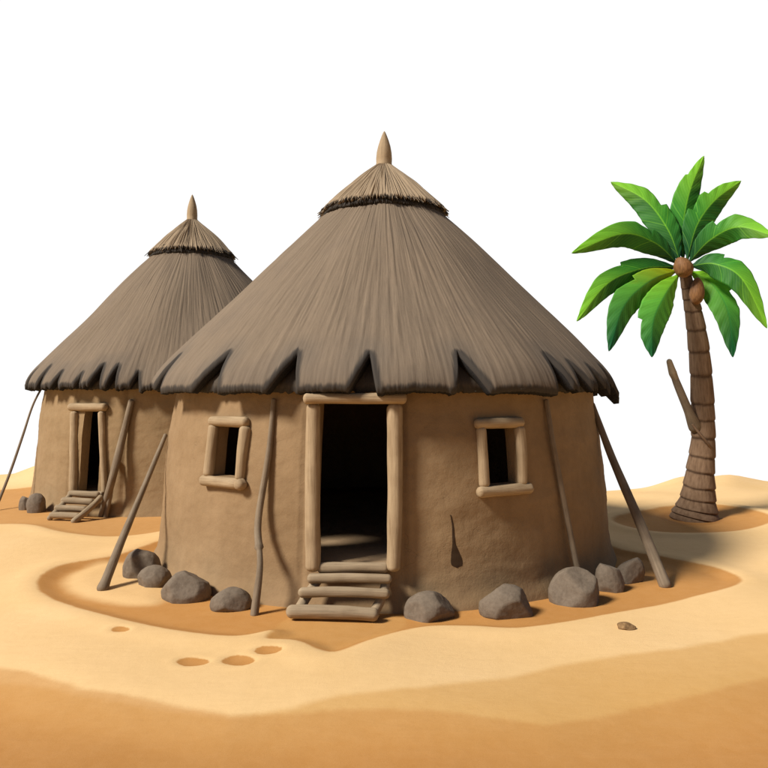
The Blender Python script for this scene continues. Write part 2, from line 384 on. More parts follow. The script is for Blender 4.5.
def make_wall(root, m, openings, creases, seed):
    """openings: (phi0, phi1, z0, z1); real holes through a 0.3 m thick wall"""
    ph = set(round(math.pi*2*i/620-math.pi, 5) for i in range(620)); zs = set(round(-.15+2.85*i/76, 4) for i in range(77))
    for (a, b_, z0, z1) in openings:
        ph = {p for p in ph if min(abs(p-a), abs(p-b_)) > .004} | {a, b_}
        zs = {z for z in zs if min(abs(z-z0), abs(z-z1)) > .015} | {z0, z1}
    ph = sorted(ph); zs = sorted(zs); n, mz = len(ph), len(zs)
    V = []; Fc = []
    def rad(p, z):
        r = wall_r(max(z, 0))
        q = wpt(p, 1, z)
        r += .035*n1(q.x*1.6+seed, q.y*1.6, z*.9)+.014*n1(q.x*6+seed, q.y*6, z*4)+.006*n1(q.x*16, q.y*16, z*14)
        for (pc, dp, wd, tilt) in creases:
            r -= dp*math.exp(-(((p-pc-tilt*(z-1.2)))/wd)**2)
        if z < .35: r += .05*(1-z/.35)**2
        return r
    for L in (0, 1):
        for z in zs:
            for p in ph:
                V.append(wpt(p, rad(p, z) if L == 0 else wall_r(max(z, 0))-TH, z))
    def vid(L, i, j): return L*n*mz+i*n+(j % n)
    hole = {}
    for i in range(mz-1):
        for j in range(n):
            p = ph[j]; z = zs[i]
            hole[i, j] = any(a-1e-6 <= p < b_-1e-6 and z0-1e-6 <= z < z1-1e-6 for (a, b_, z0, z1) in openings)
    for i in range(mz-1):
        for j in range(n):
            if hole[i, j]: continue
            Fc.append((vid(0, i, j), vid(0, i, j+1), vid(0, i+1, j+1), vid(0, i+1, j)))
            Fc.append((vid(1, i, j), vid(1, i+1, j), vid(1, i+1, j+1), vid(1, i, j+1)))
    nv = len(V)
    def reveal(a, b_):                              # a,b: (i,j) grid ids; own vertices keep the edge crisp
        k = len(V)
        V.extend([V[vid(0, *a)].copy(), V[vid(0, *b_)].copy(), V[vid(1, *b_)].copy(), V[vid(1, *a)].copy()])
        Fc.append((k, k+1, k+2, k+3))
    for (i, j), h in hole.items():
        if not h: continue
        if not hole.get((i, j-1 if j else n-1), False): reveal((i, j), (i+1, j))
        if not hole.get((i, (j+1) % n), False): reveal((i+1, j+1), (i, j+1))
        if not hole.get((i-1, j), False): reveal((i, j+1), (i, j))
        if i+1 >= mz-1 or not hole.get((i+1, j), False): reveal((i+1, j), (i+1, j+1))
    for j in range(n):                              # top rim
        Fc.append((vid(0, mz-1, j), vid(0, mz-1, j+1), vid(1, mz-1, j+1), vid(1, mz-1, j)))
    return link('wall', V, Fc, m, root), rad

ROOF = [(.0, 5.93), (.42, 5.60), (.88, 5.18), (1.68, 4.44), (2.43, 3.69), (3.13, 2.99), (3.42, 2.66), (3.55, 2.38)]
ROOFV = [Vector((a, b_, 0)) for a, b_ in ROOF]
def roof_table():
    pts = []; N = 300
    for i in range(N+1): pts.append(spl(ROOFV, i/N))
    s = [0]
    for a, b_ in zip(pts, pts[1:]): s.append(s[-1]+(b_-a).length)
    return pts, s
RP, RS = roof_table(); SL = RS[-1]
def roof_at(s):
    x = np.interp(s, RS, [p.x for p in RP]); z = np.interp(s, RS, [p.y for p in RP])
    if s > SL:
        d = (RP[-1]-RP[-8]).normalized(); x += d.x*(s-SL); z += d.y*(s-SL)
    i = min(max(int(np.searchsorted(RS, s)), 4), 296); d = (RP[i+4]-RP[i-4]).normalized()
    return x, z, Vector((-d.y, d.x)) if -d.y > 0 else Vector((d.y, -d.x))   # outward normal in (r,z)

def roof_shell(name, root, mats, s0, send, off, thick, seed, cols=1500, rows=46, rough=.008, extra=None, dark_last=.0):
    V, UV, Fc, mi, TIP = [], [], [], [], []
    ses = np.array([send(2*math.pi*j/cols-math.pi) for j in range(cols)])
    for j in range(cols):
        p = 2*math.pi*j/cols-math.pi; se = ses[j]
        jj = np.arange(j-24, j+25) % cols; dx_ = (np.arange(-24, 25)*2*math.pi/cols)
        for i in range(rows+1):
            t = (i/rows)**.8; s = s0+(se-s0)*t
            x, z, nn = roof_at(s)
            o = off+rough*(n1(p*42+seed, s*.8, 3)*1.1+n1(p*110+seed, s*1.6, 8)*.7)*min(1, s/.6)
            o += .05*n1(p*3+seed, s*.5, 0)*min(1, s/2)
            if extra: o += extra(p, s)
            rr = thick*.35; e = (se-s)
            if e < rr: o -= rr*(1-math.sqrt(max(0, 1-((rr-e)/rr)**2)))*.8
            r = max(.002, x+nn.x*o); V.append(wpt(p, r, z+nn.y*o)); UV.append((p*2.6+5, s))
            TIP.append(float(np.min(np.hypot(dx_*x, np.maximum(0, ses[jj]-s)))) if se-s < 1.0 else 1.)
        x, z, nn = roof_at(se-thick*.15); o = off-thick*(1+.15*n1(p*30+seed, 7))+(extra(p, se) if extra else 0)
        V.append(wpt(p, x+nn.x*o, z+nn.y*o)); UV.append((p*2.6+5, se+thick)); TIP.append(0.)
        x, z, nn = roof_at(s0); o = off-thick
        V.append(wpt(p, max(.001, x+nn.x*o), z+nn.y*o)); UV.append((p*2.6+5, s0)); TIP.append(1.)
    m = rows+3
    for j in range(cols):
        a = j*m; b_ = ((j+1) % cols)*m
        for i in range(m-1):
            Fc.append((a+i, a+i+1, b_+i+1, b_+i)); mi.append(1 if (i == rows or i == rows-1 and dark_last) else (0 if i < rows else 1))
    return link(name, V, Fc, mats, root, uv=UV, midx=mi, attrs={'tip': TIP})

def make_roof(root, notches, seed, ragged, lip):
    """notches: (phi, depth, half-width, lean)"""
    nl = sorted(notches)
    def send(p):
        s = SL-.01
        # each flap between two cuts hangs with its own sag
        for (a, *_), (b_, *_) in zip(nl, nl[1:]+[(nl[0][0]+2*math.pi, 0, 0, 0)]):
            pp = p if p >= a else p+2*math.pi
            if a <= pp < b_:
                t = (pp-a)/(b_-a); s += lip*(math.sin(math.pi*t)*-.5+.9*(t-.5)*n1(a*9+seed, 3))+lip*.6*n1(a*13, seed)
        s += .018*n1(p*26+seed, 1)
        rg = ragged(p); s += rg*(n1(p*34+seed, 5)+.8*n1(p*75+seed, 9))
        s += .012*n1(p*190+seed, 2)
        for (a, d, w, lean) in nl:
            q = p-a
            if q > math.pi: q -= 2*math.pi
            if q < -math.pi: q += 2*math.pi
            q -= 0
            wl = w*(1.5 if lean > 0 else .6); wr = w*(.6 if lean > 0 else 1.5)
            ww = wl if q < 0 else wr
            if abs(q) < ww: s = min(s, SL-d*(1-abs(q)/ww)**1.15-.0) if abs(q) < ww else s
        return s
    def extra(p, s):
        o = 0; k = max(0, min(1, (s-(SL-1.0))/1.0))**2
        for (a, *_), (b_, *_) in zip(nl, nl[1:]+[(nl[0][0]+2*math.pi, 0, 0, 0)]):
            pp = p if p >= a else p+2*math.pi
            if a <= pp < b_:
                t = (pp-a)/(b_-a); h = n1(a*7+seed, 1.5)
                o += k*(.035*math.sin(math.pi*t)**.6+.07*h*(t-.5)+.03*n1(a*17, seed))
        return o
    rf = roof_shell('roof', root, [M_thatch, M_cut], .62, send, 0, .14, seed, extra=extra)
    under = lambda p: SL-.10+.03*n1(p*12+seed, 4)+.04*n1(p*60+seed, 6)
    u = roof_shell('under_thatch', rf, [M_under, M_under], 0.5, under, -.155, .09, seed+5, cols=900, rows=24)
    # top cap of fresh straw with a hanging fringe
    def capend(p): return 1.2+.04*n1(p*5+seed)+.06*n1(p*22+seed, 3)+.13*n1(p*62+seed, 5)-.02
    def capx(p, s): return .075+.02*max(0, s-.6)+.012*n1(p*30, s*2)
    cap = roof_shell('roof_cap', rf, [M_cap, M_cap], .0, capend, 0.03, .05, seed+9, cols=1100, rows=22, rough=.02, extra=capx)
    roof_shell('cap_shadow_layer', rf, [M_under, M_under], .3, lambda p: 1.235+.03*n1(p*8+seed)+.05*n1(p*40+seed, 6), .045, .05, seed+3, cols=900, rows=14)  # dark shell added in place of the cap's shadow on the roof
    # loose straws hanging from the fringe: part of the cap's own look
    bm_v, bm_f, uv_ = [], [], []
    for q in range(420):
        p = random.uniform(-math.pi, math.pi); s1 = random.uniform(1.0, 1.16); L = random.uniform(.06, .2); w = random.uniform(.004, .011)
        dp = random.uniform(-.04, .04)
        for k in range(3):
            t = k/2; x, z, nn = roof_at(s1+L*t); o = .10+.01*t
            pp = p+dp*t; ww = w*(1-t*.85)
            for sg in (-1, 1):
                bm_v.append(wpt(pp+sg*ww/max(x, .2), x+nn.x*o, z+nn.y*o)); uv_.append((pp*2.6+5+sg*w, s1+L*t))
            bm_v.append(wpt(pp, x+nn.x*(o-.01), z+nn.y*(o-.01))); uv_.append((pp*2.6+5, s1+L*t))
        b0 = len(bm_v)-9
        for k in range(2):
            i = b0+k*3; bm_f += [(i, i+3, i+4, i+1), (i+1, i+4, i+5, i+2), (i+2, i+5, i+3, i)]
    link('straw_fringe', bm_v, bm_f, M_cap, rf, uv=uv_)['kind'] = 'stuff'
    # peg at the very top
    V, Fc, UV = [], [], []
    prof = [(-.25, .10), (-.05, .118), (0, .126), (.03, .135), (.06, .122), (.14, .125), (.24, .118), (.34, .098), (.43, .07), (.51, .04), (.56, .018), (.58, .003)]
    for z, r in prof:
        for j in range(28):
            a = 2*math.pi*j/28; rr = r*(1+.05*n1(math.cos(a)*2+seed, math.sin(a)*2, z*4)); V.append(Vector((rr*math.cos(a)+.01*z, rr*math.sin(a), 5.93+z))); UV.append((a*.12, z))
    for i in range(len(prof)-1):
        for j in range(28): Fc.append((i*28+j, i*28+(j+1) % 28, (i+1)*28+(j+1) % 28, (i+1)*28+j))
    link('finial', V, Fc, M_fin, rf, uv=UV)
    return rf

def floor_disc(root, z):
    V = [Vector((0, 0, z))]; Fc = []; n = 96; r = 3.12
    rings = [.6, 1.4, 2.2, r]
    for rr in rings:
        for j in range(n): a = 2*math.pi*j/n; V.append(Vector((rr*math.cos(a), rr*math.sin(a), z+.008*n1(rr*2, a*3))))
    for j in range(n): V.append(Vector((r*math.cos(2*math.pi*j/n), r*math.sin(2*math.pi*j/n), -.1)))
    for j in range(n): Fc.append((0, 1+j, 1+(j+1) % n))
    for k in range(len(rings)):
        for j in range(n): Fc.append((1+k*n+j, 1+(k+1)*n+j, 1+(k+1)*n+(j+1) % n, 1+k*n+(j+1) % n))
    return link('floor', V, Fc, M_floor, root)

def ray_hit(C, rad, x, y):
    """photo pixel -> (phi, z, world point) on a hut's wall front"""
    d = Vector(((x-CX)/F, 1, -(y-CY)/F)); Y_ = C.y-3.9
    while Y_ < C.y:
        q = Vector((0, 0, H))+d*Y_; r = math.hypot(q.x-C.x, q.y-C.y)
        if r <= wall_r(max(0, q.z)): break
        Y_ += .004
    phi = math.atan2(q.x-C.x, -(q.y-C.y))
    return phi, q.z, q

def frame_log(nm, root, p0, p1, r0, r1, m=M_log, seed=0, mid_=None):
    P = [p0, mid_ if mid_ is not None else (p0+p1)/2, p1]
    return pole(nm, P, [(0, r0), (1, r1)], m, root, seed=seed, rough=.09, rings=18, cap=.75)

# ---- main hut
h1 = tag(empty('mud_hut', C1), 'large round mud hut in the foreground with dark doorway, two windows and grey-brown thatch roof', 'hut', 'thatched mud huts')
door = (R(-8.2), R(-.15)); 
dphi0, dphi1 = ray_hit(C1, None, 316, 470)[0], ray_hit(C1, None, 389, 470)[0]
FL = .44
w1p = ray_hit(C1, None, 227, 457)[0]; w2p = ray_hit(C1, None, 501, 458)[0]
wz0, wz1 = 1.36, 1.98
op = [(dphi0, dphi1, FL, 2.27), (w1p-.073, w1p+.073, wz0, wz1), (w2p-.069, w2p+.069, wz0-.05, wz1)]
c1 = ray_hit(C1, None, 304, 500)[0]
wall1, rad1 = make_wall(h1, M_mud, op, [(c1, .035, .006, 0), (ray_hit(C1, None, 404, 500)[0], .03, .007, .0)], 3)
floor_disc(h1, FL-.01)
N1 = [(-61, .62, 3.6, 1), (-36.8, .64, 4.2, 1), (-18.2, .58, 3.2, 1), (-2.8, .54, 2.6, 1), (15.4, .58, 3.3, -1), (38, .60, 2.6, -1), (45, .48, 3.2, -1), (53, .42, 3.4, -1), (62, .42, 3.4, -1), (72, .4, 3.5, -1),
      (88, .45, 2, -1), (108, .5, 3, 1), (131, .5, 2.5, -1), (152, .45, 3, 1), (175, .5, 2.5, 1), (-160, .5, 3, -1), (-140, .45, 2.5, 1), (-118, .5, 3, 1), (-100, .5, 2.5, 1), (-82, .5, 3, 1)]
roof1 = make_roof(h1, [(R(a), d, R(w), l) for a, d, w, l in N1], 11, lambda p: .012+.17*max(0, min(1, (p-R(38))/R(14)))*(1.3 if p < R(110) else 0), .07)
def win(root, rad, pc, hw, z0, z1, rj, sill_ext, head_ext, knob):
    w = empty('window', (0, 0, 0), root); t = Vector((math.cos(pc), math.sin(pc), 0)); o = Vector((math.sin(pc), -math.cos(pc), 0))
    rm = wall_r((z0+z1)/2)
    def P(u, z, out): return wpt(pc, wall_r(z), z)+t*u+o*out-o*(wall_r(z)-math.sqrt(max(0, wall_r(z)**2-u*u)))
    W = hw*rm
    frame_log('window_head', w, P(-W-head_ext[0], z1+.055, .05), P(W+head_ext[1], z1+.06, .05), .062, .066, seed=1)
    frame_log('window_sill', w, P(-W-sill_ext[0], z0-.06, .06), P(W+sill_ext[1], z0-.055, .06), .068, .066, seed=2)
    frame_log('jamb', w, P(-W-rj*.6, z0-.02, .035), P(-W-rj*.5, z1+.02, .03), rj, rj*.95, seed=3)
    frame_log('jamb', w, P(W+rj*.55, z0-.02, .035), P(W+rj*.75, z1+.02, .03), rj*.85, rj*1.1, seed=4, mid_=P(W+rj*.75, (z0+z1)/2, .04))
    if knob:
        k = P(W+sill_ext[1]+.0, z0-.055, .12)
        frame_log('peg', w, k-o*.12, k+o*.03, .07, .066, seed=5)
    return w
win(h1, rad1, w1p, .073, wz0, wz1, .07, (.15, .09), (.10, .10), True)
win(h1, rad1, w2p, .069, wz0-.05, wz1, .064, (.15, .17), (.12, .11), False)
df = empty('door_frame', (0, 0, 0), h1)
def dpt(root, phi, z, out): return wpt(phi, wall_r(z)+out, z)
def L1(x, y, Yd): return at(x, y, Yd)-C1
frame_log('door_lintel', df, L1(303, 398.5, 8.42), L1(407, 398.5, 8.42), .064, .062, seed=6)
frame_log('jamb', df, L1(313, 572, 8.30), L1(313.5, 403, 8.50), .088, .082, seed=7, mid_=L1(312.5, 490, 8.4))
frame_log('jamb', df, L1(393.5, 572, 8.30), L1(394.5, 403, 8.50), .080, .092, seed=8, mid_=L1(395, 490, 8.4))
frame_log('threshold', df, L1(317, 567.5, 8.32), L1(389, 567.5, 8.32), .062, .058, seed=9, m=M_step)
# crack and teardrop hole as a flat patch, their shade put into the colour
pc = ray_hit(C1, None, 455, 545)
V, Fc = [], []
prof = []
for k in range(25):
    t = k/24; yy = 515+53*t
    hw_ = .6+.9*t*2 if t < .5 else 1.5+4.4*math.sin(min(1, (t-.5)/.42)*math.pi/2)**1.6 if t < .92 else 5.9*math.sqrt(max(0, 1-((t-.92)/.08)**2))
    xc = 450.5+6.5*t**.8+.5*math.sin(t*9); prof.append((xc, yy, hw_))
for (xc, yy, hw_) in prof:
    for u in (-1, -.4, .4, 1):
        ph_, z_, q = ray_hit(C1, None, xc+u*hw_, yy)
        V.append(wpt(ph_, rad1(ph_, z_)+(.004 if abs(u) < .9 else .002), z_))
for k in range(24):
    for u in range(3): Fc.append((k*4+u, k*4+u+1, k*4+u+5, k*4+u+4))
cr = link('hole_shade_patch', V, Fc, M_dark, wall1)
cr['label'] = 'thin crack ending in a flat dark teardrop painted as a shaded hole'

# ---- far hut
h2 = tag(empty('mud_hut', C2), 'smaller-looking round mud hut standing behind at the left, with a narrow door and no windows', 'hut', 'thatched mud huts')
FL2 = .38
a0, a1 = ray_hit(C2, None, 82, 450)[0], ray_hit(C2, None, 100.5, 450)[0]
cz = ray_hit(C2, None, 124, 460)[0]; cz2 = ray_hit(C2, None, 70, 460)[0]
wall2, rad2 = make_wall(h2, M_mud2, [(a0, a1, FL2, 1.96)], [(cz, .05, .02, .0), (cz2, .03, .008, 0)], 21)
floor_disc(h2, FL2-.01)
N2 = []
a = -176
rnd = random.Random(5)
for px_ in (43, 60, 80, 107, 124, 137, 150):
    pass
for a in (-78, -66, -55, -44, -33.5, -23, -15, -9, -3, 6, 17, 30, 45, 60, 76, 95, 115, 133, 150, 170, -165, -148, -130, -112, -95):
    N2.append((a+rnd.uniform(-1.5, 1.5), rnd.uniform(.32, .55), rnd.uniform(1.6, 2.6), 1 if a < 0 else -1))
roof2 = make_roof(h2, [(R(a), d, R(w), l) for a, d, w, l in N2], 37, lambda p: .05, .07)
roof2.scale.z = 1.115; roof2.location.z = 2.40*(1-1.115)
df2 = empty('door_frame', (0, 0, 0), h2)
q0 = ray_hit(C2, None, 77, 492)[2]-C2
def on2(x, y, out):
    ph_, z_, q = ray_hit(C2, None, x, y); return wpt(ph_, wall_r(max(0, z_))+out, z_)
frame_log('door_lintel', df2, on2(72, 407, .07), on2(109, 407, .07), .078, .082, seed=11)
frame_log('jamb', df2, on2(75.5, 493, .05), on2(76.5, 411, .05), .085, .08, seed=12)
frame_log('jamb', df2, on2(106, 493, .05), on2(103, 411, .05), .055, .07, seed=13)
frame_log('threshold', df2, on2(77, 493.5, .04), on2(105, 493.5, .04), .05, .05, seed=14, m=M_step)

# ------------------------------------------------------------------ ladders (things of their own, leaning at the doors)
def to_local(root, p): return p-root.location
lad = tag(empty('log_ladder', (gp(335, 622).x, gp(335, 622).y, 0)), 'short crooked log ladder of three thick rungs at the large hut doorway', 'ladder', 'log ladders')
def LP(x, y, Yd): return to_local(lad, at(x, y, Yd))
pole('rung', [LP(307, 578.5, 8.22), LP(350, 578, 8.2), LP(392, 579, 8.22)], [(0, .053), (1, .05)], M_step, lad, rough=.12, seed=21, rings=20)
pole('rung', [LP(298, 592.5, 8.08), LP(345, 592, 8.08), LP(390, 594, 8.1)], [(0, .058), (1, .055)], M_step, lad, rough=.12, seed=22, rings=20)
pole('rung', [LP(286, 611.5, 7.97), LP(335, 612, 7.95), LP(379, 615, 7.95)], [(0, .07), (1, .074)], M_step, lad, rough=.12, seed=23, rings=20)
pole('rail', [LP(322, 574, 8.34), LP(307, 596, 8.19), LP(294, 618, 8.03)], [(0, .05), (1, .056)], M_step, lad, rough=.1, seed=24)
pole('rail', [LP(387, 574, 8.34), LP(382, 597, 8.19), LP(369, 621, 8.02)], [(0, .05), (1, .056)], M_step, lad, rough=.1, seed=25)
b2 = gp(68, 520)
lad2 = tag(empty('log_ladder', (b2.x, b2.y, 0)), 'small slanting ladder of four rungs below the far hut doorway', 'ladder', 'log ladders')
def LQ(x, y, Yd): return to_local(lad2, at(x, y, Yd))
dz = [(68, 100, 494, 14.15), (61, 94, 501, 13.98), (54.5, 87, 508.5, 13.80), (49.5, 80, 515.5, 13.63)]
for k, (xa, xb, yy, Yd) in enumerate(dz):
    pole('rung', [LQ(xa, yy-.5, Yd+.05), LQ((xa+xb)/2, yy, Yd), LQ(xb, yy+1, Yd-.02)], [(0, .062), (1, .06)], M_step, lad2, rough=.12, seed=30+k, rings=16)
pole('rail', [LQ(71, 494, 14.2), LQ(60, 507, 13.9), LQ(48, 520, 13.66)], [(0, .05), (1, .05)], M_step, lad2, rough=.1, seed=35)
pole('rail', [LQ(102, 496, 14.12), LQ(89, 509, 13.8), LQ(72, 523, 13.42)], [(0, .055), (1, .06)], M_step, lad2, rough=.1, seed=36)

# ------------------------------------------------------------------ leaning poles
def lean(P, rad, label, **k):
    base = P[-1]; base = Vector((base.x, base.y, ground_z(base.x, base.y)))
    V, Fc, UV = pole_geo(P, rad, **k)
    o = link('wooden_pole', [v-base for v in V], Fc, M_pole, uv=UV); o.location = base
    return tag(o, label, 'pole', 'poles leaning on the huts')
def foot(x, y): q = gp(x, y); q.z = ground_z(q.x, q.y)-.03; return q
def onw(C, x, y, out):
    ph_, z_, q = ray_hit(C, None, x, y); q2 = wpt(ph_, wall_r(max(0, z_))+out, z_); return q2+C
f_ = foot(101, 589)
t_ = wpt(R(-74), wall_r(1.75)+.07, 1.75)+C1; t_ = Vector(((166-CX)/F*10.88, 10.88, H-(434-CY)/F*10.88))
lean([t_, at(147, 480, 10.35), at(124, 535, 9.7), f_], [(0, .03), (.5, .042), (.93, .06), (1, .08)], 'stout wooden pole leaning on the left flank of the large hut, foot in pale sand', rough=.06, seed=41)
lean([onw(C1, 276, 398, .05), onw(C1, 272, 450, .06), onw(C1, 266, 520, .16), at(260, 565, 8.3), foot(254, 612)], [(0, .028), (.3, .037), (.64, .044), (.66, .032), (1, .048)],
     'thin jointed pole leaning on the large hut between its left window and doorway', rough=.08, seed=42, rings=60, knots=((.64, .25),))
lean([onw(C1, 543, 399, .05), onw(C1, 549, 440, .05), onw(C1, 560, 505, .07), onw(C1, 569, 566, .12), onw(C1, 571, 579, .16)], [(0, .03), (1, .04)],
     'slim upright pole against the shaded wall right of the right window', rough=.07, seed=43)
lean([at(592, 403, 10.75), at(611, 455, 10.4), at(640, 523, 9.85), foot(667, 584)], [(0, .035), (.3, .052), (.9, .072), (1, .08)],
     'thick pole propping the right eave of the large hut', rough=.06, seed=44)
lean([onw(C2, 133, 399, .05), onw(C2, 124, 440, .08), at(112, 480, 14.05), foot(101, 515)], [(0, .055), (.5, .075), (1, .06)],
     'pole leaning on the far hut just right of its door', rough=.06, seed=45)
lean([onw(C2, 117, 458, .04), at(112, 485, 14.1), foot(105.5, 516)], [(0, .035), (1, .045)],
     'short thin stick standing beside the longer pole at the far hut', rough=.08, seed=46)
lean([at(44, 384, 16.6), at(33, 405, 16.3), at(22, 438, 15.8), at(8, 478, 15.3), foot(-6, 509)], [(0, .02), (1, .03)],
     'long thin dark stick from the far hut eave down past its left side', rough=.08, seed=47)
lean([at(50, 421, 16.75), at(43, 442, 16.5), at(38, 468, 16.1), foot(35, 503)], [(0, .025), (1, .045)],
     'bent thin stick against the left edge of the far hut wall', rough=.1, seed=48)

# ------------------------------------------------------------------ stones
def stone(x, ybot, w, h, label, depth=.8, seed=0, rot=0., nm='stone', m=M_rock, grp='stones at the foot of the huts', sink=.12, facets=9):
    """w,h: size in photo pixels; ybot: pixel where it meets the sand at its front"""
    q = gp(x, ybot); sc_ = q.y/F; W = w*sc_/2*1.03; Hh = h*sc_*.93; D = W*depth; q.y += D*.85; q.x = (x-CX)/F*q.y
    rn = random.Random(seed)
    pl = []
    for k in range(facets):
        v = Vector((rn.gauss(0, 1), rn.gauss(0, 1), rn.gauss(.15, .8))).normalized(); pl.append((v, rn.uniform(.74, .95)))
    bm = bmesh.new(); bmesh.ops.create_icosphere(bm, subdivisions=5, radius=1)
    zs_ = []
    for v in bm.verts:
        d = v.co.normalized(); s = 0
        for (n_, h_) in pl:
            c = d.dot(n_)/h_
            if c > 0: s += c**34
        r = 1/max(1., s)**(1/34) if s > 0 else 1
        r = min(1.0, 1/(s**(1/34)) if s > 0 else 1.0)
        r *= 1+.03*noise.noise(d*3+Vector((seed, 0, 0)))+.012*noise.noise(d*9+Vector((seed, 3, 0)))
        v.co = d*r
    for v in bm.verts: zs_.append(v.co.z)
    zt = max(zs_); xm = max(abs(v.co.x) for v in bm.verts)
    Hs = Hh*1.15
    M = Matrix.Rotation(rot, 3, 'Y')
    gz = ground_z(q.x, q.y)
    for v in bm.verts:
        v.co = M @ Vector((v.co.x/xm*W, v.co.y/xm*D, (v.co.z/zt*.76+.24)*Hh))
        if v.co.z < -.15*Hh: v.co.z = -.15*Hh
    me = bpy.data.meshes.new(nm); bm.to_mesh(me); bm.free(); me.materials.append(m)
    me.polygons.foreach_set('use_smooth', [True]*len(me.polygons))
    o = bpy.data.objects.new(nm, me); COL.objects.link(o); o.location = (q.x, q.y, gz-.01)
    tag(o, label, 'stone', grp); return o
stone(143, 577, 38, 31, 'dark slanted stone against the left edge of the large hut, last behind its neighbours', seed=1, rot=-.12)
stone(154.5, 585, 33, 22, 'small low stone between the slanted stone and the big flat-topped one at left', seed=2)
stone(186, 599, 50, 31, 'largest left-hand stone, angular with a pale flat top, under the left window', seed=14)
stone(231, 609, 42, 24, 'low rounded stone beside the foot of the thin jointed pole', seed=4)
stone(429, 617, 51, 29, 'rounded stone just right of the log ladder', seed=15)
stone(506, 615, 55, 34, 'domed stone under the right window, second to the right of the ladder', seed=6)
stone(575, 602, 53, 39, 'tallest stone, at the foot of the slim upright pole on the right', seed=27, depth=.75)
stone(612, 588, 28, 32, 'narrow upright stone tucked beside the tallest stone on the right', seed=8, rot=-.25)
stone(625, 580, 30, 30, 'slanted wedge stone at the far right end of the row, before the propping pole', seed=9, rot=.45)
stone(36.5, 512, 20, 21, 'round stone resting against the left edge of the far hut', seed=10, facets=10)
stone(25.5, 509, 13, 15, 'small round stone left of the larger one at the edge of the far hut', seed=31, facets=10)
M_peb, nt, b = mat('brown_pebble'); b.inputs['Base Color'].default_value = (.21, .12, .05, 1)
g = NT(nt); oc = g.n('ShaderNodeTexCoord').outputs['Object']; a = g.noise(oc, 30, 4); g.l(g.ramp(a, [(.3, (.12, .065, .028)), (.7, (.30, .18, .08))]), b.inputs['Base Color'])
stone(625.5, 629, 20, 7, 'small flat brown pebble alone on pale sand at lower right', seed=12, nm='pebble', m=M_peb, grp='pebbles')

# ------------------------------------------------------------------ palm
PY = gp(693, 517).y+.35
pr = tag(empty('palm_tree', (0, 0, 0)), 'palm tree with broad green fronds and brown ringed trunk on the sand at right', 'palm tree')
base = at(694, 517, PY); pr.location = (base.x, PY, ground_z(base.x, PY))
def PP(x, y, dY=0.): return at(x, y, PY+dY)-pr.location
axis_ = [PP(694, 522), PP(697, 505), PP(700, 475), PP(703, 440), PP(702.5, 400), PP(699, 350), PP(693, 310), PP(688, 288), PP(684, 266)]
rads = [(0, 24), (.07, 22.5), (.15, 17.5), (.25, 14), (.38, 11.7), (.5, 11.2), (.65, 10), (.8, 7.5), (.92, 6), (1, 6.5)]
V, Fc, UV, GR = [], [], [], []
RN, SG = 260, 40; nseg = 17
for i in range(RN+1):
    t = i/RN; p = spl(axis_, t); d = (spl(axis_, min(1, t+.01))-spl(axis_, max(0, t-.01))).normalized()
    N = d.cross(Vector((0, 1, 0))).normalized(); B = d.cross(N)
    for j in range(SG):
        a = 2*math.pi*j/SG
        tt = t+.006*math.sin(a+i*0)+.003*n1(math.cos(a)*2, math.sin(a)*2, t*6)
        x_ = (max(0, tt)**.92)*nseg+.25*n1(tt*11, 4); fr = x_-math.floor(x_)
        r = interp(rads, t)*PY/F*(1.02-.07*fr+.0)
        gv = math.exp(-(min(fr, 1-fr)/.07)**2); r *= 1-.045*gv
        r *= 1+.03*n1(math.cos(a)*2+3, math.sin(a)*2, t*9)
        V.append(p+(N*math.cos(a)+B*math.sin(a))*r); UV.append((a*.25, t*4.7)); GR.append(gv)
for i in range(RN):
    for j in range(SG): Fc.append((i*SG+j, i*SG+(j+1) % SG, (i+1)*SG+(j+1) % SG, (i+1)*SG+j))
Fc.append(tuple(RN*SG+j for j in range(SG)))
trunk = link('trunk', V, Fc, M_trunk, pr, uv=UV, attrs={'groove': GR})
db = pole('dead_branch', [PP(697, 432, -.05), PP(690, 415, -.16), PP(683, 398, -.2), PP(676, 381, -.22), PP(673.5, 374, -.23)], [(0, .13), (.3, .085), (.8, .062), (1, .055)], M_pole, pr, seed=51, rough=.1)
pole('split_tip', [PP(678, 384, -.22), PP(673, 373, -.23), PP(668.5, 359, -.25)], [(0, .05), (.5, .075), (1, .05)], M_step, db, seed=52, rough=.1)
pole('root_strand', [PP(692, 424, -.22), PP(700, 434, -.27), PP(708, 444, -.25), PP(714, 452, -.13)], [(0, .022), (1, .03)], M_trunk, trunk, seed=53)

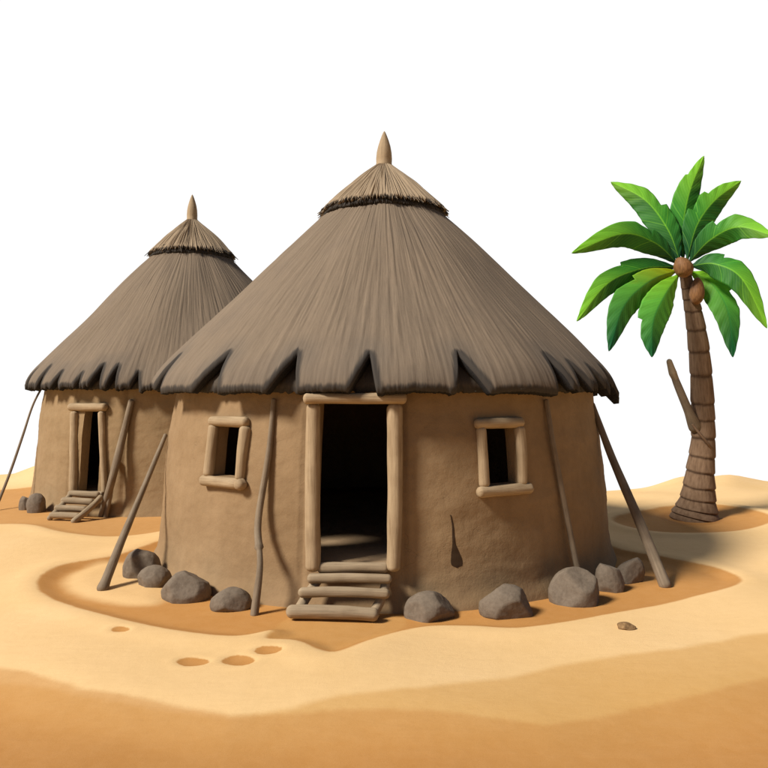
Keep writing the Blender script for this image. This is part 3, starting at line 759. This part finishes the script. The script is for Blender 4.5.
def frond(P, w, mt, notches, seed, fold=.30, flip=1, roll=0.):
    """P: spine points (local). w: half-width in metres at widest. One leaf blade: V-fold, torn edges, real thickness."""
    nU, nV = 110, 10
    V, UV = [], []
    side0 = None
    prevS = None
    for i in range(nU+1):
        u = i/nU; p = spl(P, u); d = (spl(P, min(1, u+.01))-spl(P, max(0, u-.01))).normalized()
        S = d.cross(Vector((0, -1, 0)))
        S = (S-d*S.dot(d)).normalized()
        if prevS is not None and S.dot(prevS) < 0: S = -S
        if prevS is None and flip*S.z < 0 and False: S = -S
        prevS = S
        Nn = S.cross(d).normalized()
        if Nn.y > 0: Nn = -Nn
        if roll:
            q = Matrix.Rotation(roll, 3, d); S2 = q @ S; Nn2 = q @ Nn
        else: S2, Nn2 = S, Nn
        for k in range(-nV, nV+1):
            v = k/nV; sd = 1 if v > 0 else -1
            wf = math.sin(math.pi*u**.98)**(1.0 if u < .5 else .78) if 0 < u < 1 else 0
            wf = max(wf, .10*(1-u))
            for (nu, ns, nd) in notches:
                if ns == sd and u > nu-.002:
                    x_ = (u-nu)/.16
                    if 0 <= x_ < 1: wf *= 1-nd*(1-x_)**.8
            wf *= 1+.04*n1(u*9+seed, sd*3)+.02*n1(u*26+seed, sd*5)
            up = S2*(v*w*wf)
            z = -fold*abs(v)**1.2*w*wf+.03*w*math.sin(u*60+abs(v)*-6)*abs(v)
            V.append(p+up+Nn2*z); UV.append((u, v*flip))
    m = 2*nV+1; Fc = []
    for i in range(nU):
        for k in range(m-1): Fc.append((i*m+k, i*m+k+1, (i+1)*m+k+1, (i+1)*m+k))
    o = link('frond', V, Fc, mt, pr, uv=UV)
    md = o.modifiers.new('thickness', 'SOLIDIFY'); md.thickness = .012; md.offset = 0
    return o
k = PY/F
# spine points in the crown's own volume: x, y at the crown plane with a real reach towards / away from the viewer
def S_(*pts): return [PP(x, y, dY) for x, y, dY in pts]
fronds = [
 (S_((680, 262, .0), (668, 230, .15), (645, 200, .45), (611, 182, .8)), 16.5, M_leaf_up, [(.56, 1, .38)], 1, 1),
 (S_((683, 260, .1), (683, 225, .3), (690, 190, .5), (704, 156, .75)), 15.0, M_leaf_up, [(.80, -1, .25)], 2, -1),
 (S_((687, 260, .0), (697, 225, .1), (715, 200, .3), (741, 181, .55)), 16.0, M_leaf_up, [(.45, -1, .35), (.68, -1, .3)], 3, -1),
 (S_((689, 262, -.1), (710, 240, -.3), (738, 227, -.6), (774, 236, -1.)), 15.0, M_leaf_up, [(.47, -1, .4)], 4, -1),
 (S_((678, 264, -.1), (655, 243, -.3), (622, 234, -.6), (572, 253, -1.)), 14.5, M_leaf_up, [(.38, 1, .35)], 5, 1),
 (S_((678, 267, -.1), (645, 268, -.4), (608, 283, -.8), (577, 321, -1.15)), 13.0, M_leaf_up, [(.5, 1, .25)], 6, 1),
 (S_((678, 270, -.15), (650, 281, -.6), (624, 306, -.9), (609, 351, -1.15)), 15.0, M_leaf_yl, [(.42, 1, .35)], 7, 1),
 (S_((679, 274, -.2), (665, 295, -.75), (653, 322, -1.0), (652, 357, -1.1)), 16.0, M_leaf_dn, [(.66, 1, .3)], 8, 1),
 (S_((690, 271, .12), (712, 284, -.1), (728, 312, -.45), (733, 357, -.7)), 15.5, M_leaf_dn, [(.45, -1, .2)], 9, -1),
 (S_((690, 266, -.1), (715, 264, -.4), (742, 279, -.7), (767, 328, -.9)), 15.0, M_leaf_up, [(.38, -1, .3)], 10, -1),
]
for P, w, mt, nts, sd, fl in fronds:
    frond(P, w*k*.94, mt, nts, sd, flip=fl)
def nut(x, y, dY, rx, rz, tilt, lb):
    V, Fc = [], []
    bm = bmesh.new(); bmesh.ops.create_icosphere(bm, subdivisions=4, radius=1)
    Mt = Matrix.Rotation(tilt, 3, 'Y')
    for v in bm.verts:
        d = v.co.copy(); d.x *= (1-.18*d.z); d.y *= (1-.18*d.z); f = 1+.04*noise.noise(d*2+Vector((x, 0, 0)))
        v.co = Mt @ Vector((d.x*rx*f, d.y*rx*f, d.z*rz*f))
    me = bpy.data.meshes.new('coconut'); bm.to_mesh(me); bm.free(); me.materials.append(M_nut); me.polygons.foreach_set('use_smooth', [True]*len(me.polygons))
    o = bpy.data.objects.new('coconut', me); COL.objects.link(o); o.parent = pr; o.location = PP(x, y, dY); o['label'] = lb
nut(683, 267, -.3, 8.8*k, 10.5*k, -.5, 'round brown coconut at the crown centre')
nut(697, 291, -.22, 7*k, 13.5*k, .05, 'long brown coconut hanging beside the trunk')

# ------------------------------------------------------------------ light, sky, camera
SUN_EL, SUN_AZ = 43., 62.       # azimuth measured from the viewer's side towards the left
sv = Vector((-math.sin(R(SUN_AZ))*math.cos(R(SUN_EL)), -math.cos(R(SUN_AZ))*math.cos(R(SUN_EL)), math.sin(R(SUN_EL))))
sl = bpy.data.lights.new('sun', 'SUN'); sl.energy = 5.0; sl.angle = R(13); sl.color = (1, .955, .88)
so = bpy.data.objects.new('sun', sl); COL.objects.link(so); so.rotation_euler = (-sv).to_track_quat('-Z', 'Y').to_euler(); so.location = (-10, -8, 14)
w = bpy.data.worlds.new('World'); sc.world = w; w.use_nodes = True
nt = w.node_tree; g = NT(nt); nt.nodes.clear()
sky = g.n('ShaderNodeTexSky', sky_type='NISHITA'); sky.sun_disc = False; sky.sun_elevation = R(SUN_EL)
sky.sun_rotation = math.atan2(sv.x, sv.y)
sky.dust_density = 1.0; sky.air_density = .8
bg1 = g.n('ShaderNodeBackground'); g.l(sky.outputs[0], bg1.inputs[0]); bg1.inputs[1].default_value = .05
bg2 = g.n('ShaderNodeBackground'); bg2.inputs[0].default_value = (1, 1, 1, 1); bg2.inputs[1].default_value = .93
# white sky kept to the far side, shaped so the fill light stays low
tc = g.n('ShaderNodeTexCoord').outputs['Generated']; sx = g.n('ShaderNodeSeparateXYZ'); g.l(tc, sx.inputs[0])
fac = g.smooth(sx.outputs[1], .54, .71)
mx = g.n('ShaderNodeMixShader'); g.l(fac, mx.inputs[0]); g.l(bg1.outputs[0], mx.inputs[1]); g.l(bg2.outputs[0], mx.inputs[2])
out = g.n('ShaderNodeOutputWorld'); g.l(mx.outputs[0], out.inputs[0])
cam = bpy.data.cameras.new('camera'); cam.sensor_width = 36; cam.lens = F/768*36; cam.clip_end = 500; cam.clip_start = .1
co = bpy.data.objects.new('camera', cam); COL.objects.link(co); co.location = (0, 0, H); co.rotation_euler = (R(90), 0, 0)
sc.camera = co
vs = sc.view_settings; vs.view_transform = 'Standard'; vs.look = 'None'; vs.exposure = .15; vs.gamma = 1; vs.use_curve_mapping = False
sc.render.engine = 'CYCLES'; sc.cycles.max_bounces = 9; sc.cycles.diffuse_bounces = 8; sc.cycles.use_denoising = True
